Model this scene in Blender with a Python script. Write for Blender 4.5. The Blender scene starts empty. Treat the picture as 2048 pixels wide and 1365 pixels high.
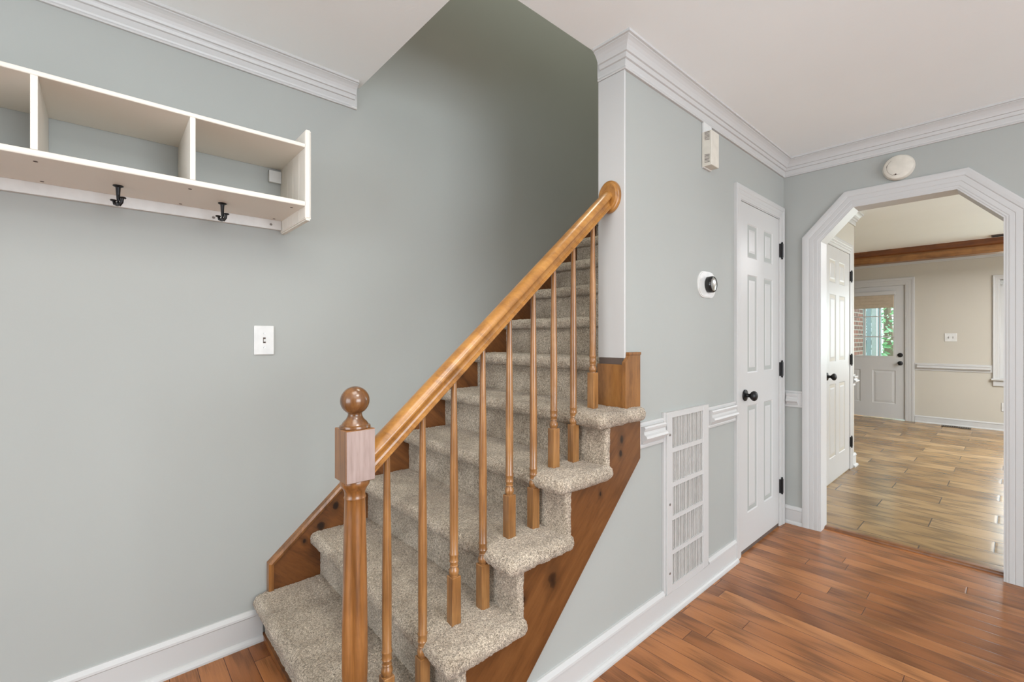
import bpy, math, random
from mathutils import Vector, noise
random.seed(7)
PI = math.pi
S = bpy.context.scene
C = S.collection

# ---------------------------------------------------------------- camera, world, lights, exposure
cam_data = bpy.data.cameras.new('camera')
cam = bpy.data.objects.new('camera', cam_data); C.objects.link(cam)
cam_data.sensor_fit = 'HORIZONTAL'; cam_data.sensor_width = 36.0
cam_data.lens = 907.0 / 2048.0 * 36.0
cam_data.shift_y = -7.2 / 2048.0
cam_data.clip_start = 0.05; cam_data.clip_end = 200
YAW = math.radians(48.07)
cam.location = (0, 0, 1.25)
cam.rotation_euler = (PI / 2, 0, YAW - PI / 2)
S.camera = cam
S.view_settings.view_transform = 'Standard'
S.view_settings.look = 'None'
S.view_settings.gamma = 1.0
S.view_settings.use_curve_mapping = False
S.view_settings.exposure = -0.12
S.cycles.use_denoising = True
S.cycles.max_bounces = 8
S.cycles.diffuse_bounces = 5
S.cycles.glossy_bounces = 4
S.cycles.transparent_max_bounces = 12
S.cycles.sample_clamp_indirect = 6.0

world = bpy.data.worlds.new('world'); S.world = world
world.use_nodes = True
bgn = world.node_tree.nodes['Background']
bgn.inputs[0].default_value = (0.83, 0.92, 1.0, 1); bgn.inputs[1].default_value = 3.8

def area(name, loc, rot, sx, sy, watts, col):
    l = bpy.data.lights.new(name, 'AREA'); l.shape = 'RECTANGLE'; l.size = sx; l.size_y = sy
    l.energy = watts; l.color = col
    o = bpy.data.objects.new(name, l); C.objects.link(o); o.location = loc; o.rotation_euler = rot
    return o
# daylight entering through the openings behind the camera (foyer) and in the unseen walls of the den
area('daylight_front_door', (-3.85, 0.0, 1.4), (0, -PI / 2 - .2, 0), 1.8, 2.6, 42, (0.89, 0.98, 1.08))
area('daylight_side_window', (1.0, -4.05, 1.4), (PI / 2 + .2, 0, 0), 3.0, 1.8, 122, (0.90, 0.98, 1.07))
area('daylight_den_window', (6.0, -3.48, 1.4), (PI / 2 + .15, 0, 0), 3.0, 1.7, 50, (0.95, 0.98, 1.0))
area('daylight_far_window', (9.35, -0.31, 1.4), (0, PI / 2, 0), 1.2, 0.9, 26, (0.94, 0.98, 1.03))
# unseen lights added for the foyer, the shelf shadow, the stairwell and the den
area('foyer_bounce_fill', (0.1, -0.7, 1.75), (PI, 0, 0), 1.4, 1.4, 37, (0.88, 1.0, 1.10))  # added uplight without a fixture, stands in for flash bounced off the ceiling
area('foyer_downlight', (0.60, -0.15, 2.33), (0, 0, 0), .5, .5, 15, (1.0, 0.965, 0.91))  # unseen overhead light, placed to brighten the treads and the wall end
area('shelf_shadow_light', (0.25, 0.65, 2.36), (0, 0, 0), .7, .7, 11, (1.0, 0.97, 0.92))  # added downlight out of view, deepens the shadow under the shelf
area('stairwell_fill', (2.2, 1.64, 5.1), (0, 0, 0), .9, .6, 38, (1.0, 0.99, 0.86))  # added light out of view, lifts the dark upper stairwell
area('den_ceiling_fill', (6.0, -1.8, 2.0), (PI, 0, 0), .8, .8, 84, (0.90, 0.99, 1.10))  # added uplight out of view, brightens the den ceiling
area('den_wall_fill', (7.0, -.9, 2.40), (0, 0, 0), .9, .9, 84, (0.98, 0.98, 1.0))  # added downlight out of view, brightens the far wall
sun = bpy.data.lights.new('sun', 'SUN'); sun.energy = 8.0; sun.angle = 0.02; sun.color = (1, .96, .9)
sun_o = bpy.data.objects.new('sun', sun); C.objects.link(sun_o); sun_o.rotation_euler = (math.radians(40), 0, math.radians(25))

# ---------------------------------------------------------------- node helpers / materials
def new_mat(name):
    m = bpy.data.materials.new(name); m.use_nodes = True
    nt = m.node_tree; b = nt.nodes['Principled BSDF']
    return m, nt, b
def N(nt, kind, **kw):
    n = nt.nodes.new(kind)
    for k, v in kw.items():
        if k in n.inputs.keys() if isinstance(k, str) else False: n.inputs[k].default_value = v
        else: setattr(n, k, v)
    return n
def L(nt, a, b): nt.links.new(a, b)
def math_n(nt, op, a, b=None, c=None):
    n = nt.nodes.new('ShaderNodeMath'); n.operation = op
    for i, v in enumerate((a, b, c)):
        if v is None: continue
        if isinstance(v, (int, float)): n.inputs[i].default_value = v
        else: nt.links.new(v, n.inputs[i])
    return n.outputs[0]
def mixc(nt, fac, a, b, mode='MIX'):
    n = nt.nodes.new('ShaderNodeMix'); n.data_type = 'RGBA'; n.blend_type = mode
    for sock, v in ((n.inputs[0], fac), (n.inputs[6], a), (n.inputs[7], b)):
        if isinstance(v, (int, float)): sock.default_value = v
        elif isinstance(v, tuple): sock.default_value = (*v, 1)
        else: nt.links.new(v, sock)
    return n.outputs[2]
def ramp(nt, fac, stops):
    n = nt.nodes.new('ShaderNodeValToRGB'); cr = n.color_ramp
    while len(cr.elements) < len(stops): cr.elements.new(0.5)
    for e, (p, c) in zip(cr.elements, stops): e.position = p; e.color = (*c, 1)
    nt.links.new(fac, n.inputs[0]); return n.outputs[0]
def noise_n(nt, vec, scale, detail=3, rough=.5, dist=0):
    n = nt.nodes.new('ShaderNodeTexNoise'); n.inputs['Scale'].default_value = scale
    n.inputs['Detail'].default_value = detail; n.inputs['Roughness'].default_value = rough
    n.inputs['Distortion'].default_value = dist
    nt.links.new(vec, n.inputs['Vector']); return n.outputs[0]
def coords(nt, scale=(1, 1, 1), rnd=False):
    tc = nt.nodes.new('ShaderNodeTexCoord'); mp = nt.nodes.new('ShaderNodeMapping')
    mp.inputs['Scale'].default_value = scale
    nt.links.new(tc.outputs['Object'], mp.inputs[0])
    if rnd:
        oi = nt.nodes.new('ShaderNodeObjectInfo')
        cb = nt.nodes.new('ShaderNodeCombineXYZ')
        for i, k in enumerate((13.0, 7.0, 5.0)):
            nt.links.new(math_n(nt, 'MULTIPLY', oi.outputs['Random'], k), cb.inputs[i])
        nt.links.new(cb.outputs[0], mp.inputs['Location'])
    return mp.outputs[0]
def bump(nt, b, height, strength, dist=0.002):
    n = nt.nodes.new('ShaderNodeBump'); n.inputs['Strength'].default_value = strength
    n.inputs['Distance'].default_value = dist
    nt.links.new(height, n.inputs['Height']); nt.links.new(n.outputs[0], b.inputs['Normal'])

def paint(name, col, rough, bscale=180, bstr=.12, var=.02, swirl=False):
    m, nt, b = new_mat(name)
    v = coords(nt)
    n1 = noise_n(nt, v, 1.7, 2)
    c = ramp(nt, n1, [(0.3, tuple(x * (1 - var) for x in col)), (0.7, tuple(min(1, x * (1 + var)) for x in col))])
    L(nt, c, b.inputs['Base Color']); b.inputs['Roughness'].default_value = rough
    n2 = noise_n(nt, v, bscale, 4, .6)
    if swirl:
        n3 = noise_n(nt, v, 9, 5, .6, 2.5)
        n2 = math_n(nt, 'ADD', math_n(nt, 'MULTIPLY', n2, .35), n3)
    bump(nt, b, n2, bstr, .003 if swirl else .0012)
    return m
def plain(name, col, rough, metal=0.0, spec=None):
    m, nt, b = new_mat(name)
    v = coords(nt); n1 = noise_n(nt, v, 25, 2)
    c = ramp(nt, n1, [(0.35, tuple(x * .95 for x in col)), (0.65, tuple(min(1, x * 1.04) for x in col))])
    L(nt, c, b.inputs['Base Color'])
    b.inputs['Roughness'].default_value = rough; b.inputs['Metallic'].default_value = metal
    return m
def wood(name, dark, mid, light, axis='Z', rough=.32, knots=0.0, grain=1.0, coat=.25, stretch=16.0):
    m, nt, b = new_mat(name)
    sc = {'X': (1, stretch, stretch), 'Y': (stretch, 1, stretch), 'Z': (stretch, stretch, 1)}[axis]
    v = coords(nt, sc, True)
    n1 = noise_n(nt, v, 1.6 * grain, 5, .6, 1.2)
    n2 = noise_n(nt, v, 7 * grain, 4, .65)
    f = math_n(nt, 'ADD', math_n(nt, 'MULTIPLY', n1, .65), math_n(nt, 'MULTIPLY', n2, .35))
    c = ramp(nt, f, [(0.36, dark), (0.5, mid), (0.64, light)])
    v2 = coords(nt, (1, 1, 1), True)
    blot = noise_n(nt, v2, 9, 3, .55)
    c = mixc(nt, ramp(nt, blot, [(0.42, (0, 0, 0)), (0.72, (.55, .55, .55))]), c, dark)
    if knots:
        vo = nt.nodes.new('ShaderNodeTexVoronoi'); vo.inputs['Scale'].default_value = knots
        wv = nt.nodes.new('ShaderNodeMapping'); wv.inputs['Scale'].default_value = (1, 1, .62) if axis != 'Z' else (1, 1, .7)
        L(nt, v2, wv.inputs[0])
        # wobble
        nn = nt.nodes.new('ShaderNodeTexNoise'); nn.inputs['Scale'].default_value = 14
        L(nt, v2, nn.inputs['Vector'])
        mx = nt.nodes.new('ShaderNodeVectorMath'); mx.operation = 'MULTIPLY_ADD'
        L(nt, nn.outputs[1], mx.inputs[0]); mx.inputs[1].default_value = (.03, .03, .03); L(nt, wv.outputs[0], mx.inputs[2])
        L(nt, mx.outputs[0], vo.inputs['Vector'])
        kd = ramp(nt, vo.outputs['Distance'], [(0.02, (1, 1, 1)), (0.07, (.75, .75, .75)), (0.11, (.35, .35, .35)), (0.22, (0, 0, 0))])
        c = mixc(nt, kd, c, tuple(x * .28 for x in dark))
    L(nt, c, b.inputs['Base Color'])
    b.inputs['Roughness'].default_value = rough
    b.inputs['Coat Weight'].default_value = coat; b.inputs['Coat Roughness'].default_value = .18
    bump(nt, b, f, .12, .001)
    return m

M = {}
M['wall'] = paint('grey green wall paint', (.385, .395, .372), .55, bstr=.10)
M['wall'].node_tree.nodes['Principled BSDF'].inputs['Specular IOR Level'].default_value = .2
M['beige'] = paint('greige wall paint', (.51, .475, .405), .5)
M['ceiling'] = paint('ceiling paint', (.87, .905, .90), .8, 60, .20, .015, swirl=True)
M['trim'] = paint('white trim enamel', (.535, .528, .513), .38, 90, .05, .01)
M['trim'].node_tree.nodes['Principled BSDF'].inputs['Specular IOR Level'].default_value = .4
M['cream'] = paint('cream shelf laminate', (.76, .715, .64), .5, 90, .03, .01)
M['plastic'] = plain('white plastic', (.66, .655, .63), .38)
M['plastic_w'] = plain('warm white plastic', (.64, .60, .52), .42)
M['black'] = plain('black iron', (.012, .011, .011), .38, .4)
M['gloss_black'] = plain('glossy black plastic', (.008, .007, .007), .12)
M['steel'] = plain('brushed steel', (.55, .54, .52), .22, 1.0)
M['dark'] = plain('dark recess', (.03, .028, .026), .8)
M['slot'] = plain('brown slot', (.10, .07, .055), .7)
M['filter'] = plain('grey filter cloth', (.10, .097, .088), .9)
M['fin'] = plain('aged white fins', (.55, .54, .51), .5)
M['knobring'] = plain('steel screw', (.35, .34, .33), .3, 1.0)
M['rail'] = wood('honey stained wood', (.22, .095, .020), (.44, .20, .042), (.55, .28, .068), 'X', .28, grain=1.3, coat=.25, stretch=9)
M['baluster'] = wood('stained turned wood', (.165, .070, .021), (.30, .137, .042), (.41, .205, .072), 'Z', .3, grain=1.2, coat=.3)
M['newel'] = wood('dark stained newel wood', (.13, .05, .012), (.26, .105, .028), (.38, .165, .05), 'Z', .28, grain=1.0, coat=.35)
M['ball'] = wood('dark turned cap wood', (.075, .030, .010), (.155, .065, .021), (.25, .115, .037), 'Z', .22, grain=.5, coat=.4)
M['raw'] = wood('bare pinkish wood', (.25, .18, .155), (.35, .26, .23), (.41, .315, .28), 'Z', .6, grain=1.5, coat=0)
M['pine'] = wood('stained knotty pine', (.095, .030, .007), (.20, .068, .015), (.28, .105, .027), 'Z', .35, knots=5.0, grain=.7, coat=.3, stretch=5)
M['pineh'] = wood('stained knotty pine board', (.08, .026, .007), (.165, .056, .013), (.23, .085, .022), 'X', .35, knots=4.2, grain=.7, coat=.3, stretch=6)
def pine_board(name, dark, mid, light, ang, knots, rough=.36, coat=.25):
    """stained pine with its grain tilted by ang in the xz plane and knots at fixed places (x, z, size)"""
    m, nt, b = new_mat(name)
    tc = nt.nodes.new('ShaderNodeTexCoord'); geo = tc.outputs['Object']
    mp = nt.nodes.new('ShaderNodeMapping'); mp.vector_type = 'POINT'; mp.inputs['Rotation'].default_value = (0, ang, 0); L(nt, geo, mp.inputs[0])
    m2 = nt.nodes.new('ShaderNodeMapping'); m2.inputs['Scale'].default_value = (2.2, 9, 13); L(nt, mp.outputs[0], m2.inputs[0])
    sp = nt.nodes.new('ShaderNodeSeparateXYZ'); L(nt, geo, sp.inputs[0])
    n1 = noise_n(nt, m2.outputs[0], 1.2, 5, .6, .8); n2 = noise_n(nt, m2.outputs[0], 7, 4, .7)
    f = math_n(nt, 'ADD', math_n(nt, 'MULTIPLY', n1, .65), math_n(nt, 'MULTIPLY', n2, .35))
    c = ramp(nt, f, [(0.35, dark), (0.5, mid), (0.66, light)])
    w = noise_n(nt, geo, 30, 2, .5)
    tot = None
    for kx, kz, kr in knots:
        dx = math_n(nt, 'DIVIDE', math_n(nt, 'SUBTRACT', sp.outputs[0], kx), kr * .8)
        dz = math_n(nt, 'DIVIDE', math_n(nt, 'SUBTRACT', sp.outputs[2], kz), kr * 1.15)
        d = math_n(nt, 'SQRT', math_n(nt, 'ADD', math_n(nt, 'MULTIPLY', dx, dx), math_n(nt, 'MULTIPLY', dz, dz)))
        d = math_n(nt, 'ADD', d, math_n(nt, 'MULTIPLY', math_n(nt, 'SUBTRACT', w, .5), 1.4))
        tot = d if tot is None else math_n(nt, 'MINIMUM', tot, d)
    if tot is not None:
        kc = ramp(nt, math_n(nt, 'DIVIDE', tot, 4.0), [(0.12, (1, 1, 1)), (0.22, (.80, .80, .80)), (0.26, (.45, .45, .45)), (0.42, (.30, .30, .30)), (0.75, (0, 0, 0))])
        c = mixc(nt, kc, c, tuple(x * .18 for x in dark))
    L(nt, c, b.inputs['Base Color']); b.inputs['Roughness'].default_value = rough
    b.inputs['Coat Weight'].default_value = coat; b.inputs['Coat Roughness'].default_value = .2
    bump(nt, b, f, .1, .001)
    return m
NX0 = .4513
M['stringer'] = pine_board('knotty pine stringer', (.085, .030, .007), (.140, .052, .013), (.185, .074, .021), math.radians(42),
    [(1.1165 - NX0, .4415, .024), (1.514 - NX0, .8465, .015), (1.507 - NX0, .7950, .012), (.983 - NX0, .421, .010), (1.378 - NX0, .665, .008), (1.30 - NX0, .40, .006)])
M['skirt'] = pine_board('knotty pine skirt board', (.085, .028, .007), (.165, .057, .014), (.215, .08, .02), math.radians(-41),
    [(.720 - NX0, .405, .018), (.650 - NX0, .358, .008), (.787 - NX0, .477, .015), (1.062 - NX0, .705, .014), (1.28 - NX0, .905, .016), (1.49 - NX0, 1.045, .012), (1.71 - NX0, 1.285, .014), (2.1 - NX0, 1.62, .014)])
M['rail'] = pine_board('honey stained handrail', (.195, .078, .016), (.35, .152, .032), (.46, .222, .053), math.radians(-41), [], .28, .3)
M['pinelight'] = pine_board('honey pine board', (.15, .058, .013), (.26, .108, .026), (.335, .15, .04), math.radians(90), [])
M['beam'] = wood('cedar beam wood', (.14, .055, .013), (.25, .105, .026), (.34, .155, .042), 'Y', .5, knots=3, grain=.8, coat=.1)
M['beamd'] = wood('dark cedar trim', (.10, .03, .008), (.17, .052, .012), (.23, .08, .02), 'Y', .5, grain=.8, coat=.1)
M['shade'] = plain('tan shade cloth', (.46, .38, .28), .9)
M['brass'] = plain('brown floor register', (.09, .06, .035), .45, .5)
M['pale'] = plain('pale blue grey siding', (.20, .255, .27), .6)
M['palew'] = plain('white porch paint', (.42, .47, .48), .6)

def glass_mat():
    m = bpy.data.materials.new('window glass'); m.use_nodes = True; nt = m.node_tree
    nt.nodes.clear(); o = nt.nodes.new('ShaderNodeOutputMaterial')
    t = nt.nodes.new('ShaderNodeBsdfTransparent'); g = nt.nodes.new('ShaderNodeBsdfGlossy'); g.inputs['Roughness'].default_value = .02
    fr = nt.nodes.new('ShaderNodeFresnel'); fr.inputs[0].default_value = 1.45
    mx = nt.nodes.new('ShaderNodeMixShader'); t.inputs[0].default_value = (.95, .98, .97, 1)
    L(nt, fr.outputs[0], mx.inputs[0]); L(nt, t.outputs[0], mx.inputs[1]); L(nt, g.outputs[0], mx.inputs[2]); L(nt, mx.outputs[0], o.inputs[0])
    return m
M['glass'] = glass_mat()

def plank_mat(name, pitch, x0, length, cols, gapc, gapw, rough, grainstr, stagger=None, gap_end=None, coat=.3, spec=.5):
    """boards running along Y, rows counted along X"""
    m, nt, b = new_mat(name)
    tc = nt.nodes.new('ShaderNodeTexCoord'); sp = nt.nodes.new('ShaderNodeSeparateXYZ'); L(nt, tc.outputs['Object'], sp.inputs[0])
    x = math_n(nt, 'DIVIDE', math_n(nt, 'SUBTRACT', sp.outputs[0], x0), pitch)
    row = math_n(nt, 'FLOOR', x); fx = math_n(nt, 'FRACT', x)
    wn = nt.nodes.new('ShaderNodeTexWhiteNoise'); wn.noise_dimensions = '1D'; L(nt, row, wn.inputs['W'])
    if stagger is None: off = wn.outputs['Value']
    else: off = math_n(nt, 'ADD', math_n(nt, 'MULTIPLY', row, stagger[0]), stagger[1])
    y = math_n(nt, 'ADD', math_n(nt, 'DIVIDE', sp.outputs[1], length), off)
    col = math_n(nt, 'FLOOR', y); fy = math_n(nt, 'FRACT', y)
    cb = nt.nodes.new('ShaderNodeCombineXYZ'); L(nt, row, cb.inputs[0]); L(nt, col, cb.inputs[1])
    w2 = nt.nodes.new('ShaderNodeTexWhiteNoise'); w2.noise_dimensions = '3D'; L(nt, cb.outputs[0], w2.inputs['Vector'])
    rnd = w2.outputs['Value']
    base = ramp(nt, rnd, cols)
    # grain, shifted per board
    gv = nt.nodes.new('ShaderNodeCombineXYZ')
    L(nt, math_n(nt, 'ADD', math_n(nt, 'MULTIPLY', sp.outputs[0], 26), math_n(nt, 'MULTIPLY', rnd, 91)), gv.inputs[0])
    L(nt, math_n(nt, 'ADD', math_n(nt, 'MULTIPLY', sp.outputs[1], 1.7), math_n(nt, 'MULTIPLY', rnd, 37)), gv.inputs[1])
    g1 = noise_n(nt, gv.outputs[0], 1.0, 5, .62, 1.0)
    g2 = noise_n(nt, gv.outputs[0], 5.0, 4, .7, .3)
    # cathedral rings
    wv = nt.nodes.new('ShaderNodeTexWave'); wv.wave_type = 'RINGS'; wv.inputs['Scale'].default_value = .55
    wv.inputs['Distortion'].default_value = 7; wv.inputs['Detail'].default_value = 2; wv.inputs['Detail Scale'].default_value = .7
    L(nt, gv.outputs[0], wv.inputs[0])
    g = math_n(nt, 'ADD', math_n(nt, 'MULTIPLY', g1, .5), math_n(nt, 'ADD', math_n(nt, 'MULTIPLY', g2, .3), math_n(nt, 'MULTIPLY', wv.outputs[0], .2)))
    fv = nt.nodes.new('ShaderNodeCombineXYZ')
    L(nt, math_n(nt, 'ADD', math_n(nt, 'MULTIPLY', sp.outputs[0], 330), math_n(nt, 'MULTIPLY', rnd, 50)), fv.inputs[0]); L(nt, math_n(nt, 'MULTIPLY', sp.outputs[1], 9), fv.inputs[1])
    g3 = noise_n(nt, fv.outputs[0], 1.0, 2, .5)
    g = math_n(nt, 'ADD', math_n(nt, 'MULTIPLY', g, .82), math_n(nt, 'MULTIPLY', g3, .18))
    gs = ramp(nt, g, [(0.36, (1 - grainstr,) * 3), (0.5, (1, 1, 1)), (0.64, (1 + grainstr * .4,) * 3)])
    c = mixc(nt, 1.0, base, gs, 'MULTIPLY')
    # long dark mineral streaks
    sv = nt.nodes.new('ShaderNodeCombineXYZ')
    L(nt, math_n(nt, 'MULTIPLY', sp.outputs[0], 30), sv.inputs[0]); L(nt, math_n(nt, 'MULTIPLY', sp.outputs[1], 4.5), sv.inputs[1]); L(nt, rnd, sv.inputs[2])
    st = noise_n(nt, sv.outputs[0], 1.0, 2, .5)
    c = mixc(nt, ramp(nt, st, [(0.66, (0, 0, 0)), (0.80, (.55, .55, .55))]), c, tuple(v * .35 for v in cols[0][1]))
    ge = gapw if gap_end is None else gap_end
    ex = math_n(nt, 'MULTIPLY', math_n(nt, 'MINIMUM', fx, math_n(nt, 'SUBTRACT', 1.0, fx)), pitch)
    ey = math_n(nt, 'MULTIPLY', math_n(nt, 'MINIMUM', fy, math_n(nt, 'SUBTRACT', 1.0, fy)), length)
    gx = math_n(nt, 'LESS_THAN', ex, gapw / 2); gy = math_n(nt, 'LESS_THAN', ey, ge / 2)
    gap = math_n(nt, 'MAXIMUM', gx, gy)
    c = mixc(nt, gap, c, gapc)
    L(nt, c, b.inputs['Base Color'])
    edge = math_n(nt, 'MINIMUM', math_n(nt, 'MINIMUM', math_n(nt, 'DIVIDE', ex, gapw * 2.2), math_n(nt, 'DIVIDE', ey, ge * 2.2)), 1.0)
    h = math_n(nt, 'ADD', edge, math_n(nt, 'MULTIPLY', g, .25))
    h = math_n(nt, 'ADD', h, math_n(nt, 'MULTIPLY', rnd, .1))
    bump(nt, b, h, .35, .0015)
    b.inputs['Roughness'].default_value = rough
    b.inputs['Coat Weight'].default_value = coat; b.inputs['Coat Roughness'].default_value = .12
    b.inputs['Specular IOR Level'].default_value = spec
    return m
M['oak'] = plank_mat('red oak strip floor', .0843, .0070, 1.35,
    [(0, (.235, .084, .027)), (.3, (.285, .106, .034)), (.6, (.325, .124, .041)), (.85, (.37, .147, .050)), (1, (.42, .175, .063))],
    (.07, .022, .009), .0022, .27, .40, coat=.0, spec=.38)
M['tile'] = plank_mat('wood look plank tile', .2025, 3.610, .90,
    [(0, (.20, .112, .044)), (.35, (.26, .155, .062)), (.65, (.315, .195, .083)), (1, (.40, .26, .125))],
    (.09, .055, .03), .006, .27, .42, stagger=(2 / 3.0, 0.235), coat=.04, spec=.32)

def carpet_mat():
    m, nt, b = new_mat('beige cut pile carpet')
    v = coords(nt)
    n1 = noise_n(nt, v, 420, 3, .75)
    n2 = noise_n(nt, v, 150, 3, .6)
    n3 = noise_n(nt, v, 7, 3, .6, .6)
    f = math_n(nt, 'ADD', math_n(nt, 'MULTIPLY', n1, .7), math_n(nt, 'MULTIPLY', n2, .3))
    c = ramp(nt, f, [(0.40, (.08, .058, .036)), (0.46, (.29, .23, .165)), (0.53, (.50, .41, .31)), (0.59, (.80, .69, .545))])
    n4 = noise_n(nt, v, 2.6, 3, .65, 1.5)
    sh = ramp(nt, math_n(nt, 'ADD', math_n(nt, 'MULTIPLY', n3, .5), math_n(nt, 'MULTIPLY', n4, .5)), [(0.38, (.70, .66, .62)), (0.47, (.88, .86, .83)), (0.58, (1.10, 1.10, 1.10))])
    c = mixc(nt, 1.0, c, sh, 'MULTIPLY')
    L(nt, c, b.inputs['Base Color']); b.inputs['Roughness'].default_value = .95
    b.inputs['Specular IOR Level'].default_value = .1
    b.inputs['Sheen Weight'].default_value = .25; b.inputs['Sheen Roughness'].default_value = .6
    bump(nt, b, f, .9, .005)
    return m
M['carpet'] = carpet_mat()

def brick_mat():
    m, nt, b = new_mat('red brick with pale mortar')
    tc = nt.nodes.new('ShaderNodeTexCoord'); sp = nt.nodes.new('ShaderNodeSeparateXYZ'); L(nt, tc.outputs['Object'], sp.inputs[0])
    cb = nt.nodes.new('ShaderNodeCombineXYZ'); L(nt, sp.outputs[0], cb.inputs[0]); L(nt, sp.outputs[2], cb.inputs[1])
    br = nt.nodes.new('ShaderNodeTexBrick'); br.inputs['Scale'].default_value = 1.0
    br.inputs['Brick Width'].default_value = .215; br.inputs['Row Height'].default_value = .078; br.inputs['Mortar Size'].default_value = .010
    br.inputs['Color1'].default_value = (.13, .040, .026, 1); br.inputs['Color2'].default_value = (.06, .027, .021, 1); br.inputs['Mortar'].default_value = (.18, .165, .15, 1)
    L(nt, cb.outputs[0], br.inputs['Vector']); L(nt, br.outputs[0], b.inputs['Base Color']); b.inputs['Roughness'].default_value = .9
    bump(nt, b, br.outputs[1], -.5, .006)
    return m
M['brick'] = brick_mat()
def leaf_mat():
    m, nt, b = new_mat('green leaves')
    v = coords(nt); n1 = noise_n(nt, v, 3, 3)
    c = ramp(nt, n1, [(0.35, (.13, .30, .16)), (0.65, (.42, .62, .42))])
    L(nt, c, b.inputs['Base Color']); b.inputs['Roughness'].default_value = .6
    return m
M['leaf'] = leaf_mat()
M['bark'] = plain('grey bark', (.16, .12, .09), .9)
M['lawn'] = paint('lawn grass', (.12, .22, .06), .9, 40, .6, .2)

# ---------------------------------------------------------------- mesh helpers
class MB:
    def __init__(s): s.v = []; s.f = []; s.sm = []
    def add(s, vs, fs, smooth=False):
        o = len(s.v); s.v += [tuple(p) for p in vs]
        for f in fs: s.f.append(tuple(i + o for i in f)); s.sm.append(smooth)
        return s
    def box(s, x0, x1, y0, y1, z0, z1):
        vs = [(x, y, z) for x in (x0, x1) for y in (y0, y1) for z in (z0, z1)]
        return s.add(vs, [(0, 1, 3, 2), (4, 6, 7, 5), (0, 4, 5, 1), (2, 3, 7, 6), (0, 2, 6, 4), (1, 5, 7, 3)])
    def bbox(s, x0, x1, y0, y1, z0, z1, r=.003):
        """box with chamfered edges"""
        X = (x0, x1); Y = (y0, y1); Z = (z0, z1)
        vs = []; idx = {}
        for i in (0, 1):
            for j in (0, 1):
                for k in (0, 1):
                    sx, sy, sz = (1 - 2 * i), (1 - 2 * j), (1 - 2 * k)
                    for a in range(3):
                        p = [X[i] + sx * r, Y[j] + sy * r, Z[k] + sz * r]
                        p[a] = (X[i], Y[j], Z[k])[a]
                        idx[(i, j, k, a)] = len(vs); vs.append(tuple(p))
        fs = []
        for a in range(3):
            b, c = [q for q in range(3) if q != a]
            for e in (0, 1):
                def K(u, w):
                    t = [0, 0, 0]; t[a] = e; t[b] = u; t[c] = w; return idx[(*t, a)]
                fs.append((K(0, 0), K(1, 0), K(1, 1), K(0, 1)))
        for a in range(3):          # edges parallel to a
            b, c = [q for q in range(3) if q != a]
            for u in (0, 1):
                for w in (0, 1):
                    def K(e, ax):
                        t = [0, 0, 0]; t[a] = e; t[b] = u; t[c] = w; return idx[(*t, ax)]
                    fs.append((K(0, b), K(1, b), K(1, c), K(0, c)))
        for i in (0, 1):
            for j in (0, 1):
                for k in (0, 1): fs.append((idx[(i, j, k, 0)], idx[(i, j, k, 1)], idx[(i, j, k, 2)]))
        return s.add(vs, fs)
    def prism(s, poly, a, b, plane='xz'):
        """extrude a 2-D polygon between a and b along the missing axis"""
        def P(p, t):
            if plane == 'xz': return (p[0], t, p[1])
            if plane == 'yz': return (t, p[0], p[1])
            return (p[0], p[1], t)
        n = len(poly)
        vs = [P(p, a) for p in poly] + [P(p, b) for p in poly]
        fs = [tuple(range(n)), tuple(range(2 * n - 1, n - 1, -1))]
        fs += [(i, n + i, n + (i + 1) % n, (i + 1) % n) for i in range(n)]
        return s.add(vs, fs)
    def lathe(s, prof, c, axis='z', n=32, sx=1.0, sy=1.0, caps=True, smooth=True):
        """prof: (r, t) along the axis from point c; axis may be z, -y, -x, y, x"""
        vs = []
        for r, t in prof:
            for i in range(n):
                a = 2 * PI * i / n; u = r * math.cos(a) * sx; w = r * math.sin(a) * sy
                if axis == 'z': p = (c[0] + u, c[1] + w, c[2] + t)
                elif axis == '-z': p = (c[0] + u, c[1] - w, c[2] - t)
                elif axis == '-y': p = (c[0] + u, c[1] - t, c[2] + w)
                elif axis == 'y': p = (c[0] + u, c[1] + t, c[2] - w)
                elif axis == '-x': p = (c[0] - t, c[1] + u, c[2] + w)
                else: p = (c[0] + t, c[1] + u, c[2] + w)
                vs.append(p)
        fs = []
        for j in range(len(prof) - 1):
            for i in range(n):
                k = (i + 1) % n
                fs.append((j * n + i, j * n + k, (j + 1) * n + k, (j + 1) * n + i))
        s.add(vs, fs, smooth)
        if caps:
            s.add(vs[:n], [tuple(range(n - 1, -1, -1))]); s.add(vs[-n:], [tuple(range(n))])
        return s
    def sweep(s, path, prof, to3, closed=False, smooth=False):
        """path: 2-D points; prof: (d, h), d offset to the left of travel; to3(px, py, h) -> 3-D"""
        n = len(path); m = len(prof); rings = []
        for i, p in enumerate(path):
            p = Vector(p)
            def dirn(a, b): return (Vector(path[b]) - Vector(path[a])).normalized()
            if closed: d0 = dirn((i - 1) % n, i); d1 = dirn(i, (i + 1) % n)
            else:
                d1 = dirn(i, i + 1) if i < n - 1 else dirn(i - 1, i)
                d0 = dirn(i - 1, i) if i > 0 else d1
            n0 = Vector((-d0.y, d0.x)); n1 = Vector((-d1.y, d1.x))
            mt = (n0 + n1); mt = mt / max(.2, mt.dot(n0))
            rings.append([to3(p.x + mt.x * d, p.y + mt.y * d, h) for d, h in prof])
        vs = [q for r in rings for q in r]; fs = []
        cnt = n if closed else n - 1
        for i in range(cnt):
            a = i * m; b = ((i + 1) % n) * m
            for j in range(m):
                k = (j + 1) % m
                fs.append((a + j, b + j, b + k, a + k))
        if not closed: fs += [tuple(range(m)), tuple(range((n - 1) * m + m - 1, (n - 1) * m - 1, -1))]
        return s.add(vs, fs, smooth)
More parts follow.
